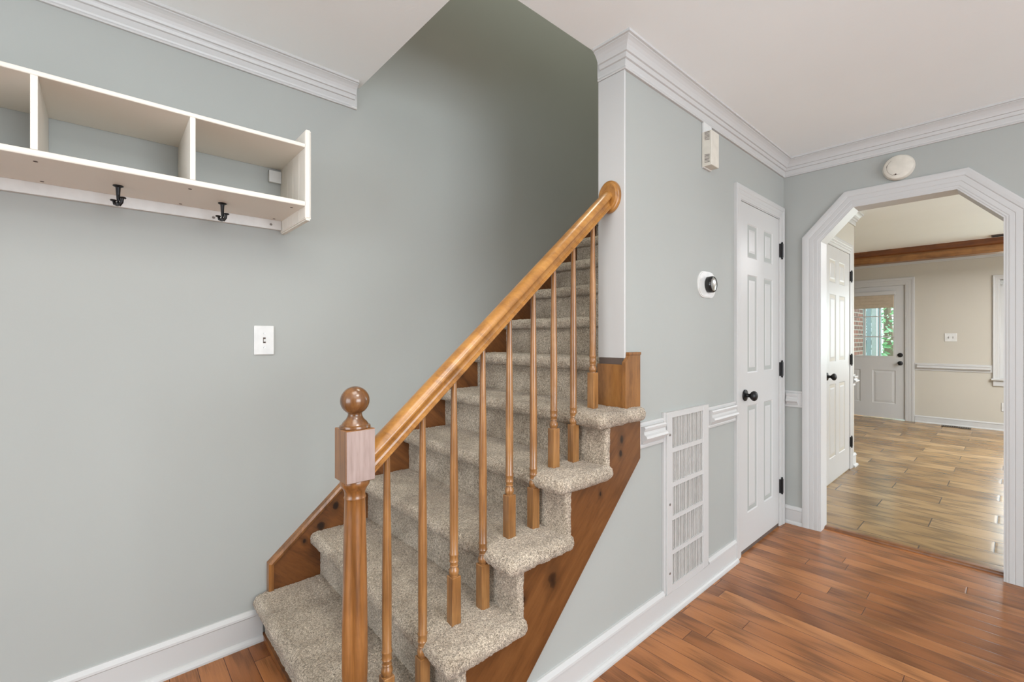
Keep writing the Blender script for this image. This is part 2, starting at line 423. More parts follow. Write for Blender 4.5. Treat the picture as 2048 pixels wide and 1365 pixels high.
    def tube(s, pts, rads, n=14, smooth=True):
        rings = []
        for i, p in enumerate(pts):
            p = Vector(p)
            t = (Vector(pts[min(i + 1, len(pts) - 1)]) - Vector(pts[max(i - 1, 0)])).normalized()
            u = t.cross(Vector((0, 0, 1)))
            if u.length < .1: u = t.cross(Vector((1, 0, 0)))
            u.normalize(); w = t.cross(u)
            rings.append([p + (u * math.cos(2 * PI * k / n) + w * math.sin(2 * PI * k / n)) * rads[i] for k in range(n)])
        vs = [q for r in rings for q in r]
        fs = [(j * n + i, j * n + (i + 1) % n, (j + 1) * n + (i + 1) % n, (j + 1) * n + i) for j in range(len(pts) - 1) for i in range(n)]
        s.add(vs, fs, smooth); s.add(vs[:n], [tuple(range(n - 1, -1, -1))]); s.add(vs[-n:], [tuple(range(n))])
        return s
    def build(s, name, mat, parent=None, flip=False):
        me = bpy.data.meshes.new(name)
        off = Vector(parent_loc(parent)) if parent is not None else Vector((0, 0, 0))
        me.from_pydata([tuple(Vector(p) - off) for p in s.v], [], s.f)
        me.polygons.foreach_set('use_smooth', s.sm)
        me.materials.append(mat if not isinstance(mat, str) else M[mat])
        import bmesh
        bm = bmesh.new(); bm.from_mesh(me)
        bmesh.ops.recalc_face_normals(bm, faces=bm.faces)
        bm.to_mesh(me); bm.free()
        if any(s.sm) and not name.startswith('carpet'): me.set_sharp_from_angle(angle=math.radians(32))
        me.update()
        o = bpy.data.objects.new(name, me); C.objects.link(o)
        if parent is not None: o.parent = parent
        return o
def parent_loc(p):
    v = Vector((0, 0, 0))
    while p is not None: v = v + Vector(p.location); p = p.parent
    return v
def tag(o, label=None, cat=None, group=None, kind=None):
    if label: o['label'] = label
    if cat: o['category'] = cat
    if group: o['group'] = group
    if kind: o['kind'] = kind
    return o
def thing(name, loc, label, cat, group=None, kind=None):
    o = bpy.data.objects.new(name, None); C.objects.link(o); o.location = loc; o.empty_display_size = .1
    return tag(o, label, cat, group, kind)
def struct(name, mb, mat, label=None):
    return tag(mb.build(name, mat), label, None, None, 'structure')
def solo(name, mb, mat, label, cat, group=None):
    return tag(mb.build(name, mat), label, cat, group)

# ---------------------------------------------------------------- key dimensions (metres)
YL = 2.10          # left wall face
YH = 1.058         # hall wall face
YI = 1.182         # stair side of the hall wall
XP = 1.5604        # end of the hall wall
XE = 3.43          # wall with the clipped-corner opening
XE2 = 3.55
XF = 8.8642        # far wall of the den
H = 2.44
NX = .4513; RUN = .2215; RISE = .1935
def nose(n): return NX + RUN * (n - 1)
def top(n): return RISE * n
def riser(n): return nose(n) + .045

# ---------------------------------------------------------------- shell
struct('floor', MB().box(-3.8, XE + .075, -4.1, YL, -.1, 0), 'oak', 'red-brown oak strip floor of the foyer')
struct('floor_den', MB().box(XE + .12, XF + .1, -3.5, 3.3, -.1, .010), 'tile', 'wood-look plank tile floor of the room beyond the opening')
struct('ceiling', MB().box(-3.8, XE2, -4.1, YI - .006, H, 2.66).box(-3.8, .905, YI - .006, YL, H, 2.66), 'ceiling', 'textured off-white foyer ceiling')
struct('ceiling_den', MB().box(XE2, XF + .1, -3.5, 1.06, H, 2.66).box(5.42, XF + .1, 1.06, 3.3, H, 2.66), 'ceiling')
struct('wall_left', MB().box(-3.8, 4.9, YL, YL + .12, 0, 5.2), 'wall', 'grey-green wall carrying the shelf')
# hall wall, with the triangle of wall under the stair
slope = (.7512 - .1545) / (1.6468 - .978)
mb = MB().box(XP, XE2 - .03, YH, YI, 0, H)
mb.prism([(.83, 0), (XP, 0), (XP, .7512 - slope * (1.6468 - XP))], YH, YH + .03)
struct('wall_right', mb, 'wall', 'grey-green hall wall with the closet door')
struct('wall_hall', MB().box(XE2 - .03, 5.42, YH, YI, 0, H), 'beige', 'warm white wall with the six-panel door beyond the opening')
struct('wall_stairwell', MB().box(.785, 4.9, YH, YI - .006, 2.66, 5.2).box(.785, .905, YI - .006, YL, 2.66, 5.2).box(4.78, 4.9, YI, YL, 0, 5.2), 'wall')
struct('ceiling_stairwell', MB().box(.785, 4.9, YH, YL, 5.2, 5.3), 'ceiling')
# wall with the octagonal opening
OY0, OY1, KZ, TZ, TY0, TY1 = .0425, .845, 1.866, 2.054, .215, .672
mb = MB().prism([(OY1, 0), (YH, 0), (YH, H), (OY1, H)], XE, XE2, 'yz')
mb.prism([(-4.1, 0), (OY0, 0), (OY0, H), (-4.1, H)], XE, XE2, 'yz')
mb.prism([(OY0, KZ), (TY0, TZ), (TY1, TZ), (OY1, KZ), (OY1, H), (OY0, H)], XE, XE2, 'yz')
struct('wall_front', mb, 'wall', 'grey-green wall with the clipped-corner opening')
# foyer walls behind the camera with their openings
struct('wall_rear', MB().box(-3.8, -3.68, -4.1, -1.5, 0, H).box(-3.8, -3.68, 1.5, YL, 0, H).box(-3.8, -3.68, -1.5, 1.5, 2.36, H), 'wall')
struct('wall_side', MB().box(-3.8, -.5, -4.1, -3.98, 0, H).box(2.5, XE, -4.1, -3.98, 0, H).box(-.5, 2.5, -4.1, -3.98, 0, .4).box(-.5, 2.5, -4.1, -3.98, 2.36, H), 'wall')
# den walls
dy0, dy1, dz1 = 1.112, 2.035, 2.035      # exterior door opening
wy0, wy1, wz0, wz1 = -.78, .155, .70, 2.02   # window opening
mb = MB().box(XF, XF + .14, dy1, 3.3, 0, H).box(XF, XF + .14, dy0, dy1, dz1, H).box(XF, XF + .14, wy1, dy0, 0, H)
mb.box(XF, XF + .14, wy0, wy1, 0, wz0).box(XF, XF + .14, wy0, wy1, wz1, H).box(XF, XF + .14, -3.5, wy0, 0, H)
struct('wall_far', mb, 'beige', 'greige far wall of the room beyond the opening')
struct('wall_den_right', MB().box(XE2, 4.5, -3.5, -3.38, 0, H).box(7.5, XF, -3.5, -3.38, 0, H).box(4.5, 7.5, -3.5, -3.38, 0, .5).box(4.5, 7.5, -3.5, -3.38, 2.3, H), 'beige')
struct('wall_den_left', MB().box(5.30, 5.42, YI, 3.3, 0, H).box(5.42, XF, 3.18, 3.3, 0, H), 'beige')

# ---------------------------------------------------------------- trim
def xy(px, py, h): return (px, py, h)
crown = [(-.004, -.110), (.010, -.110), (.0125, -.105), (.010, -.099), (.012, -.093), (.012, -.072), (.019, -.070), (.023, -.060), (.0235, -.054), (.030, -.052),
         (.033, -.044), (.038, -.034), (.046, -.024), (.053, -.018), (.058, -.015), (.058, -.0115), (.066, -.010), (.066, .002), (-.004, .002)]
cz = [(-d, H + z) for d, z in crown]     # wall on the right of travel -> flip sign when the wall is on the left
cp = [(d, H + z) for d, z in crown]
backer = [(d, H + z) for d, z in [(-.004, -.110), (.010, -.110), (.0125, -.105), (.010, -.099), (.012, -.093), (.012, .002), (-.004, .002)]]
cove = [(d, H + z) for d, z in [(.011, -.072), (.019, -.070), (.023, -.060), (.0235, -.054), (.030, -.052), (.033, -.044), (.038, -.034), (.046, -.024), (.053, -.018), (.058, -.015), (.058, -.0115), (.066, -.010), (.066, .002), (.011, .002)]]
struct('trim_1', MB().sweep([(-3.68, YL), (.889, YL)], [(-d, z) for d, z in backer], xy).sweep([(-3.68, YL), (.877, YL)], [(-d, z) for d, z in cove], xy), 'trim', 'white crown moulding above the wall shelf')
# travel: post -> along hall wall -> along arch wall ; the room lies to the right of travel
pth = [(XP, YI + .002), (XP, YH), (XE, YH), (XE, -3.98)]
struct('trim_2', MB().sweep(pth, [(-d, z) for d, z in backer], xy).sweep([(XP, YI - .014)] + pth[1:], [(-d, z) for d, z in cove], xy), 'trim', 'white crown moulding round the wall end, hall wall and opening wall')
# travel right->: den crown
pth = [(XE2, YH), (5.42, YH), (5.42, 3.18)]
struct('trim_3', MB().sweep(pth, [(-d, H + z) for d, z in crown], xy), 'trim', 'white crown moulding round the far corner of the hall')
struct('trim_4', MB().sweep([(XF, 3.18), (XF, -3.38)], [(-d, H + z) for d, z in crown], xy), 'trim', 'white crown moulding on the far wall')

def base_prof(h): return [(-.004, 0), (.030, 0), (.030, .008), (.027, .016), (.020, .021), (.014, .022), (.014, h - .026), (.018, h - .022), (.017, h - .014), (.012, h - .006), (.008, h), (-.004, h)]
struct('baseboard_left', MB().sweep([(-3.68, YL), (.487, YL)], [(-d, z) for d, z in base_prof(.132)], xy), 'trim', 'white baseboard left of the stair')
bp = base_prof(.122)
struct('baseboard_right', MB().sweep([(.86, YH), (1.846, YH)], [(-d, z) for d, z in bp], xy).sweep([(1.846, YH), (2.28, YH)], [(-d, min(z, .10)) for d, z in bp], xy).sweep([(2.28, YH), (2.621, YH)], [(-d, z) for d, z in bp], xy), 'trim', 'white baseboard under the hall wall')
struct('baseboard_front', MB().sweep([(XE, YH), (XE, .9465)], [(-d * .55 if z < .023 else -d, z) for d, z in bp], xy).sweep([(XE, -.057), (XE, -3.98)], [(-d, z) for d, z in bp], xy), 'trim', 'short white baseboard beside the opening')
struct('baseboard_den', MB().sweep([(XE2, YH), (4.30, YH)], [(-d, z + .01) for d, z in bp], xy).sweep([(5.31, YH), (5.42, YH), (5.42, 3.18)], [(-d, z + .01) for d, z in bp], xy), 'trim', 'white baseboard round the far hall corner')
struct('baseboard_far', MB().sweep([(XF, 1.0), (XF, -3.38)], [(-d, z * .82 + .01) for d, z in bp], xy), 'trim', 'white baseboard on the far wall')

def chair_rail(mb, ax, a, b, wall, z0=.785, z1=.893, inset=.022, sgn=-1):
    """ax 'x': runs along x on plane y=wall, 'y': runs along y on plane x=wall; sgn = outward sign"""
    hh = z1 - z0
    back = [(0, z0), (sgn * .009, z0), (sgn * .010, z0 + .010), (sgn * .008, z0 + .013), (sgn * .008, z1 - .013), (sgn * .010, z1 - .010), (sgn * .009, z1), (0, z1)]
    f = lambda t: z0 + .017 + (hh - .034) * t
    rai = [(0, f(0)), (sgn * .014, f(0)), (sgn * .018, f(.12)), (sgn * .020, f(.20)), (sgn * .034, f(.26)), (sgn * .038, f(.36)), (sgn * .034, f(.48)), (sgn * .024, f(.55)), (sgn * .022, f(.70)), (sgn * .026, f(.80)), (sgn * .028, f(.92)), (sgn * .024, f(1)), (0, f(1))]
    for prof, i in ((back, 0), (rai, inset)):
        if ax == 'x': mb.prism([(wall + d, z) for d, z in prof], a + i, b - i, 'yz')
        else: mb.prism([(wall + d, z) for d, z in prof], a + i, b - i, 'xz')
    return mb
struct('trim_5', chair_rail(MB(), 'x', 1.6468, 1.8626, YH), 'trim', 'short white chair rail between stair and air grille')
struct('trim_6', chair_rail(MB(), 'x', 2.275, 2.6203, YH), 'trim', 'white chair rail between air grille and closet door')
struct('trim_7', chair_rail(MB(), 'y', .9465, YH, XE), 'trim', 'short white chair rail between closet corner and opening')
struct('trim_8', chair_rail(MB(), 'y', .214, 1.0, XF, .772, .876), 'trim', 'white chair rail on the far wall')
crp = [(-.002, .785), (.009, .785), (.010, .795), (.008, .800), (.014, .803), (.018, .812), (.020, .818), (.034, .822), (.038, .830), (.034, .838), (.024, .843), (.022, .855), (.026, .862), (.028, .872), (.024, .878), (.009, .880), (.009, .893), (-.002, .893)]
struct('trim_9', MB().sweep([(5.31, YH), (5.42, YH), (5.42, 3.18)], [(-d, z) for d, z in crp], xy), 'trim', 'white chair rail wrapping the far hall corner')

# white end board of the hall wall (a corner bead and painted end face)
struct('trim_10', MB().bbox(XP - .006, XP + .004, YH - .004, YI + .003, 1.166, 2.33, .0015), 'trim', 'white board on the end of the hall wall')

# casings: flat profile with ridges, (distance from opening edge, projection)
def casing_prof(w, t=.018):
    pts = [(0, 0), (0, t * .50), (w * .03, t * .56), (w * .10, t * .58), (w * .14, t * .66), (w * .30, t * .68), (w * .33, t * .64), (w * .37, t * .74), (w * .58, t * .78), (w * .61, t * .74), (w * .66, t * .90), (w * .80, t * 1.0), (w * .93, t * 1.0), (w, t * .92), (w, 0)]
    return pts
# opening casing, on the foyer side; travel up the +Y side, over and down (outside is to the left)
def yz(x, s=-1): return lambda a, b, h: (x + s * h, a, b)
octo = [(OY0, 0), (OY0, KZ), (TY0, TZ), (TY1, TZ), (OY1, KZ), (OY1, 0)]
cas = MB().sweep(octo, [(d + .004, h) for d, h in casing_prof(.0965, .015)], yz(XE))
cas.sweep(octo, [(-.003, 0), (-.003, XE2 - XE + .014), (.006, XE2 - XE + .014), (.006, 0)], lambda a, b, h: (XE - .007 + h, a, b))
cas.sweep(octo, [(d + .004, h) for d, h in casing_prof(.085)], yz(XE2, 1))
struct('trim_11', cas, 'trim', 'white fluted clipped-corner casing of the opening')

# transition strip under the opening
solo('threshold_strip', MB().prism([(XE + .072, .0005), (XE + .075, .008), (XE + .085, .0125), (XE + .112, .0135), (XE + .119, .011), (XE + .119, .0005)], OY0 + .003, OY1 - .003, 'xz'), 'pine',
     'narrow red-brown wooden transition strip in the opening between oak and tile', 'threshold')

# ---------------------------------------------------------------- six-panel doors
def panel_leaf(mb, u0, u1, z0, z1, cols, rows, P, rings=((0, 0), (.006, .0035), (.012, .006), (.020, .006), (.044, .002))):
    us = [u0] + [c for pr in cols for c in pr] + [u1]; zs = [z0] + [r for pr in rows for r in pr] + [z1]
    for i in range(len(us) - 1):
        for j in range(len(zs) - 1):
            a0, a1, b0, b1 = us[i], us[i + 1], zs[j], zs[j + 1]
            if i % 2 == 1 and j % 2 == 1:
                rg = [r for r in rings if r[0] < min(a1 - a0, b1 - b0) / 2 - .004]
                vs = []
                for ins, dep in rg: vs += [P(a0 + ins, b0 + ins, dep), P(a1 - ins, b0 + ins, dep), P(a1 - ins, b1 - ins, dep), P(a0 + ins, b1 - ins, dep)]
                fs = []
                for k in range(len(rg) - 1):
                    for q in range(4): fs.append((k * 4 + q, k * 4 + (q + 1) % 4, k * 4 + 4 + (q + 1) % 4, k * 4 + 4 + q))
                k = len(rg) - 1; fs.append((k * 4, k * 4 + 1, k * 4 + 2, k * 4 + 3)); mb.add(vs, fs)
            else: mb.add([P(a0, b0, 0), P(a1, b0, 0), P(a1, b1, 0), P(a0, b1, 0)], [(0, 1, 2, 3)])
    th = .035
    o = [P(u0, z0, 0), P(u1, z0, 0), P(u1, z1, 0), P(u0, z1, 0), P(u0, z0, th), P(u1, z0, th), P(u1, z1, th), P(u0, z1, th)]
    mb.add(o, [(0, 4, 5, 1), (1, 5, 6, 2), (2, 6, 7, 3), (3, 7, 4, 0), (4, 7, 6, 5)])
    return mb
KNOB = [(.001, 0), (.030, 0), (.033, .003), (.032, .008), (.024, .011), (.012, .014), (.010, .026), (.013, .032), (.022, .038), (.0285, .048), (.0285, .056), (.023, .064), (.012, .069), (.001, .070)]
def hall_door(name, label, x0, x1, knobx, cols, hx, yface, cl, cr, ctop=2.125, knobz=.915):
    d = thing(name, ((x0 + x1) / 2, yface, 0), label, None, None, 'structure')
    panel_leaf(MB(), x0, x1, .022, 2.030, cols, [(.22, .85), (1.04, 1.62), (1.72, 1.92)], lambda u, z, dp: (u, yface - .004 + dp, z)).build('door_leaf', 'trim', d)
    # casing: travel up left side, over, down right side
    w = cl[1] - cl[0]
    path = [(cl[1], 0), (cl[1], 2.040), (cr[0], 2.040), (cr[0], 0)]
    path = [(x, z) for x, z in path]
    pr = [(a, h) for a, h in casing_prof(w, .017)]
    cm = MB().sweep(path, [(a, h) for a, h in pr], lambda a, b, h: (a, yface - h, b))
    cm.box(cl[1] - .002, x0 - .003, yface - .006, yface + .001, 0, 2.04).box(x1 + .003, cr[0] + .002, yface - .006, yface + .001, 0, 2.04).box(cl[1], cr[0], yface - .006, yface + .001, 2.034, 2.045)
    cm.build('casing', 'trim', d)
    kb = MB().lathe(KNOB, (knobx, yface - .004, knobz), '-y', 32).build('door_knob', 'black', d)
    for z in (.265, 1.04, 1.825):
        hb = MB().box(hx - .018, hx + .004, yface - .0165, yface - .003, z - .045, z + .045)
        hb.lathe([(.0075, -.045), (.0075, .045)], (hx + .004, yface - .0175, z), 'z', 12)
        hb.lathe([(.002, -.057), (.005, -.055), (.006, -.050), (.003, -.045)], (hx + .004, yface - .0175, z), 'z', 12)
        hb.lathe([(.003, .045), (.006, .050), (.005, .055), (.002, .058)], (hx + .004, yface - .0175, z), 'z', 12)
        hb.build('hinge', 'black', d)
    return d
hall_door('door_1', 'white six-panel closet door with black knob in the hall wall', 2.705, 3.318, 2.757, [(2.800, 2.955), (3.057, 3.208)], 3.340, YH, (2.6203, 2.697), (3.327, 3.426))
d2 = hall_door('door_2', 'white six-panel door with black knob seen through the opening', 4.385, 5.213, 4.452, [(4.54, 4.745), (4.853, 5.06)], 5.240, YH, (4.29, 4.375), (5.225, 5.31), knobz=.925)
MB().box(4.375, 4.388, YH - .012, YH - .004, .90, .96).build('strike_plate', 'black', d2)
# brown strip painted for the shade in the gap beneath the closet door
struct('door_gap_shade', MB().box(2.70, 3.325, YH - .002, YH + .0, .0, .024), 'slot', 'dark strip painted as the shaded gap under the closet door')

# ---------------------------------------------------------------- staircase
stair = thing('staircase', (nose(1), 1.6, 0), 'carpeted wooden staircase rising along the left wall beside the hall', 'staircase')
def soft_box(x0, x1, y0, y1, z0, z1, r, res, amp, seed, skip=()):
    """rounded slab with a tufted, uneven surface"""
    mb = MB(); lo = Vector((x0 + r, y0 + r, z0 + r)); hi = Vector((x1 - r, y1 - r, z1 - r))
    mn = (x0, y0, z0); mxx = (x1, y1, z1); off = Vector((seed * 3.1, seed * 1.7, 0))
    for a in range(3):
        for e in (0, 1):
            if (a, e) in skip: continue
            b, c = [q for q in range(3) if q != a]
            nb = max(2, int((mxx[b] - mn[b]) / res)); nc = max(2, int((mxx[c] - mn[c]) / res))
            vs = []
            for i in range(nb + 1):
                for j in range(nc + 1):
                    p = [0, 0, 0]; p[a] = (mn[a], mxx[a])[e]
                    p[b] = mn[b] + (mxx[b] - mn[b]) * i / nb; p[c] = mn[c] + (mxx[c] - mn[c]) * j / nc
                    p = Vector(p)
                    q = Vector((min(max(p.x, lo.x), hi.x), min(max(p.y, lo.y), hi.y), min(max(p.z, lo.z), hi.z)))
                    n = (p - q)
                    n = n.normalized() if n.length > 1e-9 else Vector((0, 0, 1))
                    p = q + n * r
                    w = noise.noise((p + off) * 260) * .55 + noise.noise((p + off) * 110) * .6 + noise.noise((p + off) * 30) * .5
                    w += noise.noise((p + off) * 8) * .8
                    vs.append(p + n * (w * amp))
            fs = [(i * (nc + 1) + j, (i + 1) * (nc + 1) + j, (i + 1) * (nc + 1) + j + 1, i * (nc + 1) + j + 1) for i in range(nb) for j in range(nc)]
            mb.add(vs, fs, True)
    return mb
NS = 14
for n in range(1, NS):
    y0 = .998 if n <= 5 else YI + .001
    x1 = nose(n) + .303 if n <= 5 else nose(n) + .29
    res = .0045 if n <= 6 else .008
    skip = ((0, 1),) if n > 5 else ()
    if n == 5: pass
    soft_box(nose(n), x1, y0, YL - .002, top(n) - .056, top(n), .0275, res, .0044, n, skip).build('carpeted_tread', 'carpet', stair)
    yr = 1.018 if n <= 5 else YI + .001
    soft_box(riser(n), riser(n) + .03, yr, YL - .002, max(.006, top(n - 1) - .02), top(n) - .035, .010, res, .0034, n + 40, ((0, 1),)).build('carpeted_riser', 'carpet', stair)
MB().box(nose(NS), 4.78, YI, YL, top(NS) - .06, top(NS)).build('landing', 'carpet', stair)
soft_box(riser(NS), riser(NS) + .03, YI, YL - .002, top(NS - 1), top(NS), .01, .01, .002, 77).build('carpeted_riser', 'carpet', stair)
# outer stringer (cut string, flush with the hall wall)
SY = 1.040
poly = [(riser(1) + .012, 0), (.826, 0), (1.6468, .7512), (1.6468, top(5) - .03), (riser(5) + .012, top(5) - .03)]
for n in (5, 4, 3, 2):
    poly += [(riser(n) + .012, top(n - 1) - .03), (riser(n - 1) + .012, top(n - 1) - .03)]
MB().prism(poly, SY, YH + .03).build('outer_stringer', 'stringer', stair)
# wooden block round the foot of the wall end, above the fifth tread
mb = MB().box(XP - .016, XP - .001, YH - .002, YI, top(5) - .01, 1.140)
mb.build('end_board', 'pinelight', stair)
mb = MB().prism([(XP - .020, top(5) - .01), (1.6468, top(5) - .01), (1.6468, 1.178), (XP + .006, 1.178), (XP - .002, 1.165), (XP - .020, 1.150)], SY, YH - .002)
mb.bbox(XP + .004, 1.649, SY - .004, YH - .002, 1.178, 1.190, .002)
mb.build('corner_board', 'pinelight', stair)
MB().box(XP - .004, XP - .001, YH + .004, YI - .002, 1.139, 1.166).build('shadow_gap_strip', 'slot', stair)  # dark strip painted in for the shadow gap above the end board
# inner skirt board on the left wall with its cap
sk = lambda x: .309 + .871 * (x - .505)
poly = [(.512, .10), (.95, .10), (3.4, 2.2), (3.4, sk(3.4) - .012), (.512, sk(.512) - .012)]
MB().prism(poly, 2.083, YL).build('skirt_board', 'skirt', stair)
capprof = [(0, 0), (0, .030), (.010, .034), (.020, .030), (.022, .024), (.022, 0)]
MB().sweep([(.505, .15), (.505, .309), (3.4, sk(3.4))], [(-d, h) for d, h in capprof], lambda a, b, h: (a, YL - h, b)).build('skirt_cap', 'newel', stair)
MB().box(riser(1) - .010, riser(1) + .004, 1.03, YL - .002, 0, .022).build('shoe_strip', 'pine', stair)

# ---------------------------------------------------------------- balustrade
bal = thing('stair_railing', (.479, 1.138, top(1)), 'honey-stained stair railing with ball-topped newel post and nine turned balusters', 'railing')
nx, ny = .479, 1.138
prof = [(.040, .0), (.040, .004), (.036, .010), (.0285, .018), (.030, .022), (.0318, .06), (.0318, .16), (.031, .22), (.029, .36), (.0268, .46), (.0255, .50), (.0275, .505), (.0255, .510), (.0258, .520), (.030, .530), (.036, .538), (.0375, .545), (.036, .551), (.030, .555)]
zb = .335
newel = MB().lathe([(r, t) for r, t in prof], (nx, ny, zb), 'z', 40)
newel.bbox(nx - .040, nx + .040, ny - .040, ny + .040, top(1) - .004, zb, .003)
newel = newel.build('newel_post', 'newel', bal)
blk = MB().bbox(nx - .038, nx + .038, ny - .037, ny + .038, .886, 1.018, .002).build('newel_block', 'newel', newel)
rf = MB().box(nx - .0362, nx + .0362, ny - .0385, ny - .0368, .888, 1.016).build('bare_wood_face', 'raw', newel); rf['label'] = 'bare pinkish unstained wood face'
bp_ = [(.001, 0), (.0365, 0), (.0385, .003), (.0375, .008), (.033, .010), (.030, .016), (.022, .024), (.018, .032), (.0172, .037), (.019, .042)]
ctr = .079; R = .0362
a0 = math.asin(-(ctr - .044) / R) if (ctr - .044) < R else -1.3
for i in range(20):
    a = a0 + (PI / 2 - a0) * i / 19; bp_.append((max(.0008, R * math.cos(a)), ctr + R * math.sin(a) - .008))
MB().lathe(bp_, (nx, ny, 1.017), 'z', 40).build('newel_ball', 'ball', newel)

bxs = [.553 + .1108 * i for i in range(9)]
bxs = [.553, .6635, .772, .8835, .997, 1.110, 1.2155, 1.326, 1.4455]
def rail_y(x): return 1.139 + (1.127 - 1.139) * (x - .517) / (1.55 - .517)
def rail_z(x): return .9269 + .871 * (x - .559)
for i, x in enumerate(bxs):
    n = int((x + .016 - NX) / RUN) + 1
    n = i // 2 + 1
    n = {0: 1, 1: 1, 2: 2, 3: 2, 4: 3, 5: 3, 6: 4, 7: 4, 8: 5}[i]
    cx = x + .0159; cy = 1.125 + .0159
    zt = top(n) + .141
    h = rail_z(cx) + .008 - zt
    b = MB().lathe([(.0125, -.002), (.0125, .003), (.0145, .006), (.0158, .013), (.0150, .020), (.0112, .026), (.0108, .029), (.0135, .031), (.0120, .034), (.0128, .042), (.0144, .045), (.0130, .048), (.0133, .062), (.0146, .065), (.0146, .067), (.0126, .071), (.0130, .16), (.0130, h * .45), (.0115, h * .65), (.0095, h * .85), (.0080, h)], (cx, cy, zt), 'z', 24)
    b = b.build('baluster', 'baluster', bal)
    MB().bbox(cx - .0159, cx + .0159, cy - .0159, cy + .0159, top(n) - .012, zt, .0015).build('square_base', 'baluster', b)

# handrail
half = [(.0, 0), (.0215, 0), (.0235, .002), (.0235, .0065), (.0215, .0078), (.0215, .0105), (.0190, .012), (.0172, .017), (.0176, .023), (.0205, .029), (.0262, .0335), (.0295, .0345), (.0305, .0375), (.0300, .042), (.0275, .047), (.022, .052), (.015, .0555), (.007, .0578), (0, .0583)]
pr = half + [(-a, b) for a, b in reversed(half[1:-1])]
ang = math.atan(.871); ca, sa = math.cos(ang), math.sin(ang)
rings = []; xs = [.5165 + (1.555 - .5165) * i / 40 for i in range(41)]
hr = MB(); vs = []
for i, x in enumerate(xs):
    for w, hgt in pr:
        vs.append((x, rail_y(x) + w, rail_z(x) + hgt / ca))      # vertical section of a sloping rail
m = len(pr); fs = [(i * m + j, (i + 1) * m + j, (i + 1) * m + (j + 1) % m, i * m + (j + 1) % m) for i in range(40) for j in range(m)]
hr.add(vs, fs, True); hr.add(vs[:m], [tuple(range(m))]); hr.add(vs[-m:], [tuple(range(m - 1, -1, -1))])
hr.build('handrail', 'rail', bal)
MB().lathe([(.001, .024), (.042, .024), (.046, .021), (.048, .015), (.052, .013), (.054, .008), (.054, 0)][::-1], (XP - .006, 1.122, 1.829), '-x', 48, .98, 1.24).build('rosette', 'rail', bal)

# ---------------------------------------------------------------- wall shelf
sh = thing('wall_shelf', (-.0, YL, 1.69), 'cream wall shelf with three open cubbies and black coat hooks underneath', 'shelf')
SF = 1.7784; XL = -.512; XR = .5577
def rounded_front(mb, x0, x1, y0, y1, z0, z1, r, ax='z'):
    pts = []
    if ax == 'x':       # board: round in yz at the front edge, runs along x
        for k in range(7): a = PI / 2 + PI * k / 6; pts.append((y0 + r + r * math.cos(a) * 1.0, (z0 + z1) / 2 + (z1 - z0) / 2 * math.sin(a)))
        pts += [(y1, z0), (y1, z1)]
        return mb.prism(pts, x0, x1, 'yz')
rounded_front(MB(), XL, XR, SF, YL - .002, 1.962, 1.976, .003, 'x').build('top_board', 'cream', sh)
rounded_front(MB(), XL, XR, SF, YL - .002, 1.742, 1.760, .003, 'x').build('bottom_board', 'cream', sh)
for x in (-.150, .2045): MB().bbox(x, x + .0150, SF + .001, YL - .002, 1.760, 1.962, .001).build('divider', 'cream', sh)
def side_panel(x0, x1, inner):
    # plan outline with vertical v-grooves on the inner face
    if inner == 'left':      # inner face is at x0
        xi, xo, s = x0, x1, 1
    else: xi, xo, s = x1, x0, -1
    pts = [(xi + s * .006, SF - .002), (xi + s * .002, SF + .001), (xi, SF + .006)]
    for gy in (1.85, 1.925, 2.0, 2.06):
        pts += [(xi, gy - .003), (xi + s * .003, gy), (xi, gy + .003)]
    pts += [(xi, YL - .001), (xo, YL - .001), (xo, SF + .006), (xo - s * .002, SF + .001), (xo - s * .006, SF - .002)]
    mb = MB().prism(pts, 1.700, 2.022, 'xy')
    mb.prism([(p[0] + (xi + xo) / 2 * 0, p[1]) for p in [(xi + s * .004, SF + .002), (xi + s * .004, YL - .001), (xo - s * .004, YL - .001), (xo - s * .004, SF + .002)]], 1.690, 2.030, 'xy')
    mb.prism([(p[0], p[1]) for p in [(xi + s * .001, SF + .001), (xi + s * .001, YL - .001), (xo - s * .001, YL - .001), (xo - s * .001, SF + .001)]], 1.695, 2.026, 'xy')
    return mb
side_panel(.5577, .5793, 'left').build('side_panel', 'cream', sh)
side_panel(-.5336, -.512, 'right').build('side_panel', 'cream', sh)
MB().bbox(XL, .5565, YL - .020, YL - .001, 1.7035, 1.742, .001).build('hanging_rail', 'plastic', sh)
MB().bbox(.510, .5568, YL - .018, YL - .001, 1.901, 1.950, .001).build('mounting_block', 'plastic', sh)
for x, z in ((.3137, 1.7155), (.5164, 1.722)):
    MB().lathe([(.0050, 0), (.0050, .0015), (.0042, .003), (.0015, .0022), (.0005, .0012)], (x, YL - .020, z), '-y', 16).build('screw', 'knobring', sh)
for x, y in ((-.1438, 1.832), (-.147, 2.053), (.2102, 1.830), (.2078, 2.058), (.5257, 1.833), (.5226, 2.058)):
    MB().lathe([(.0005, 0), (.0048, 0), (.0052, .001), (.0005, .0012)], (x, y, 1.7421), '-z', 14).build('screw_hole', 'slot', sh)  # dark discs stand in for the screw holes in the underside
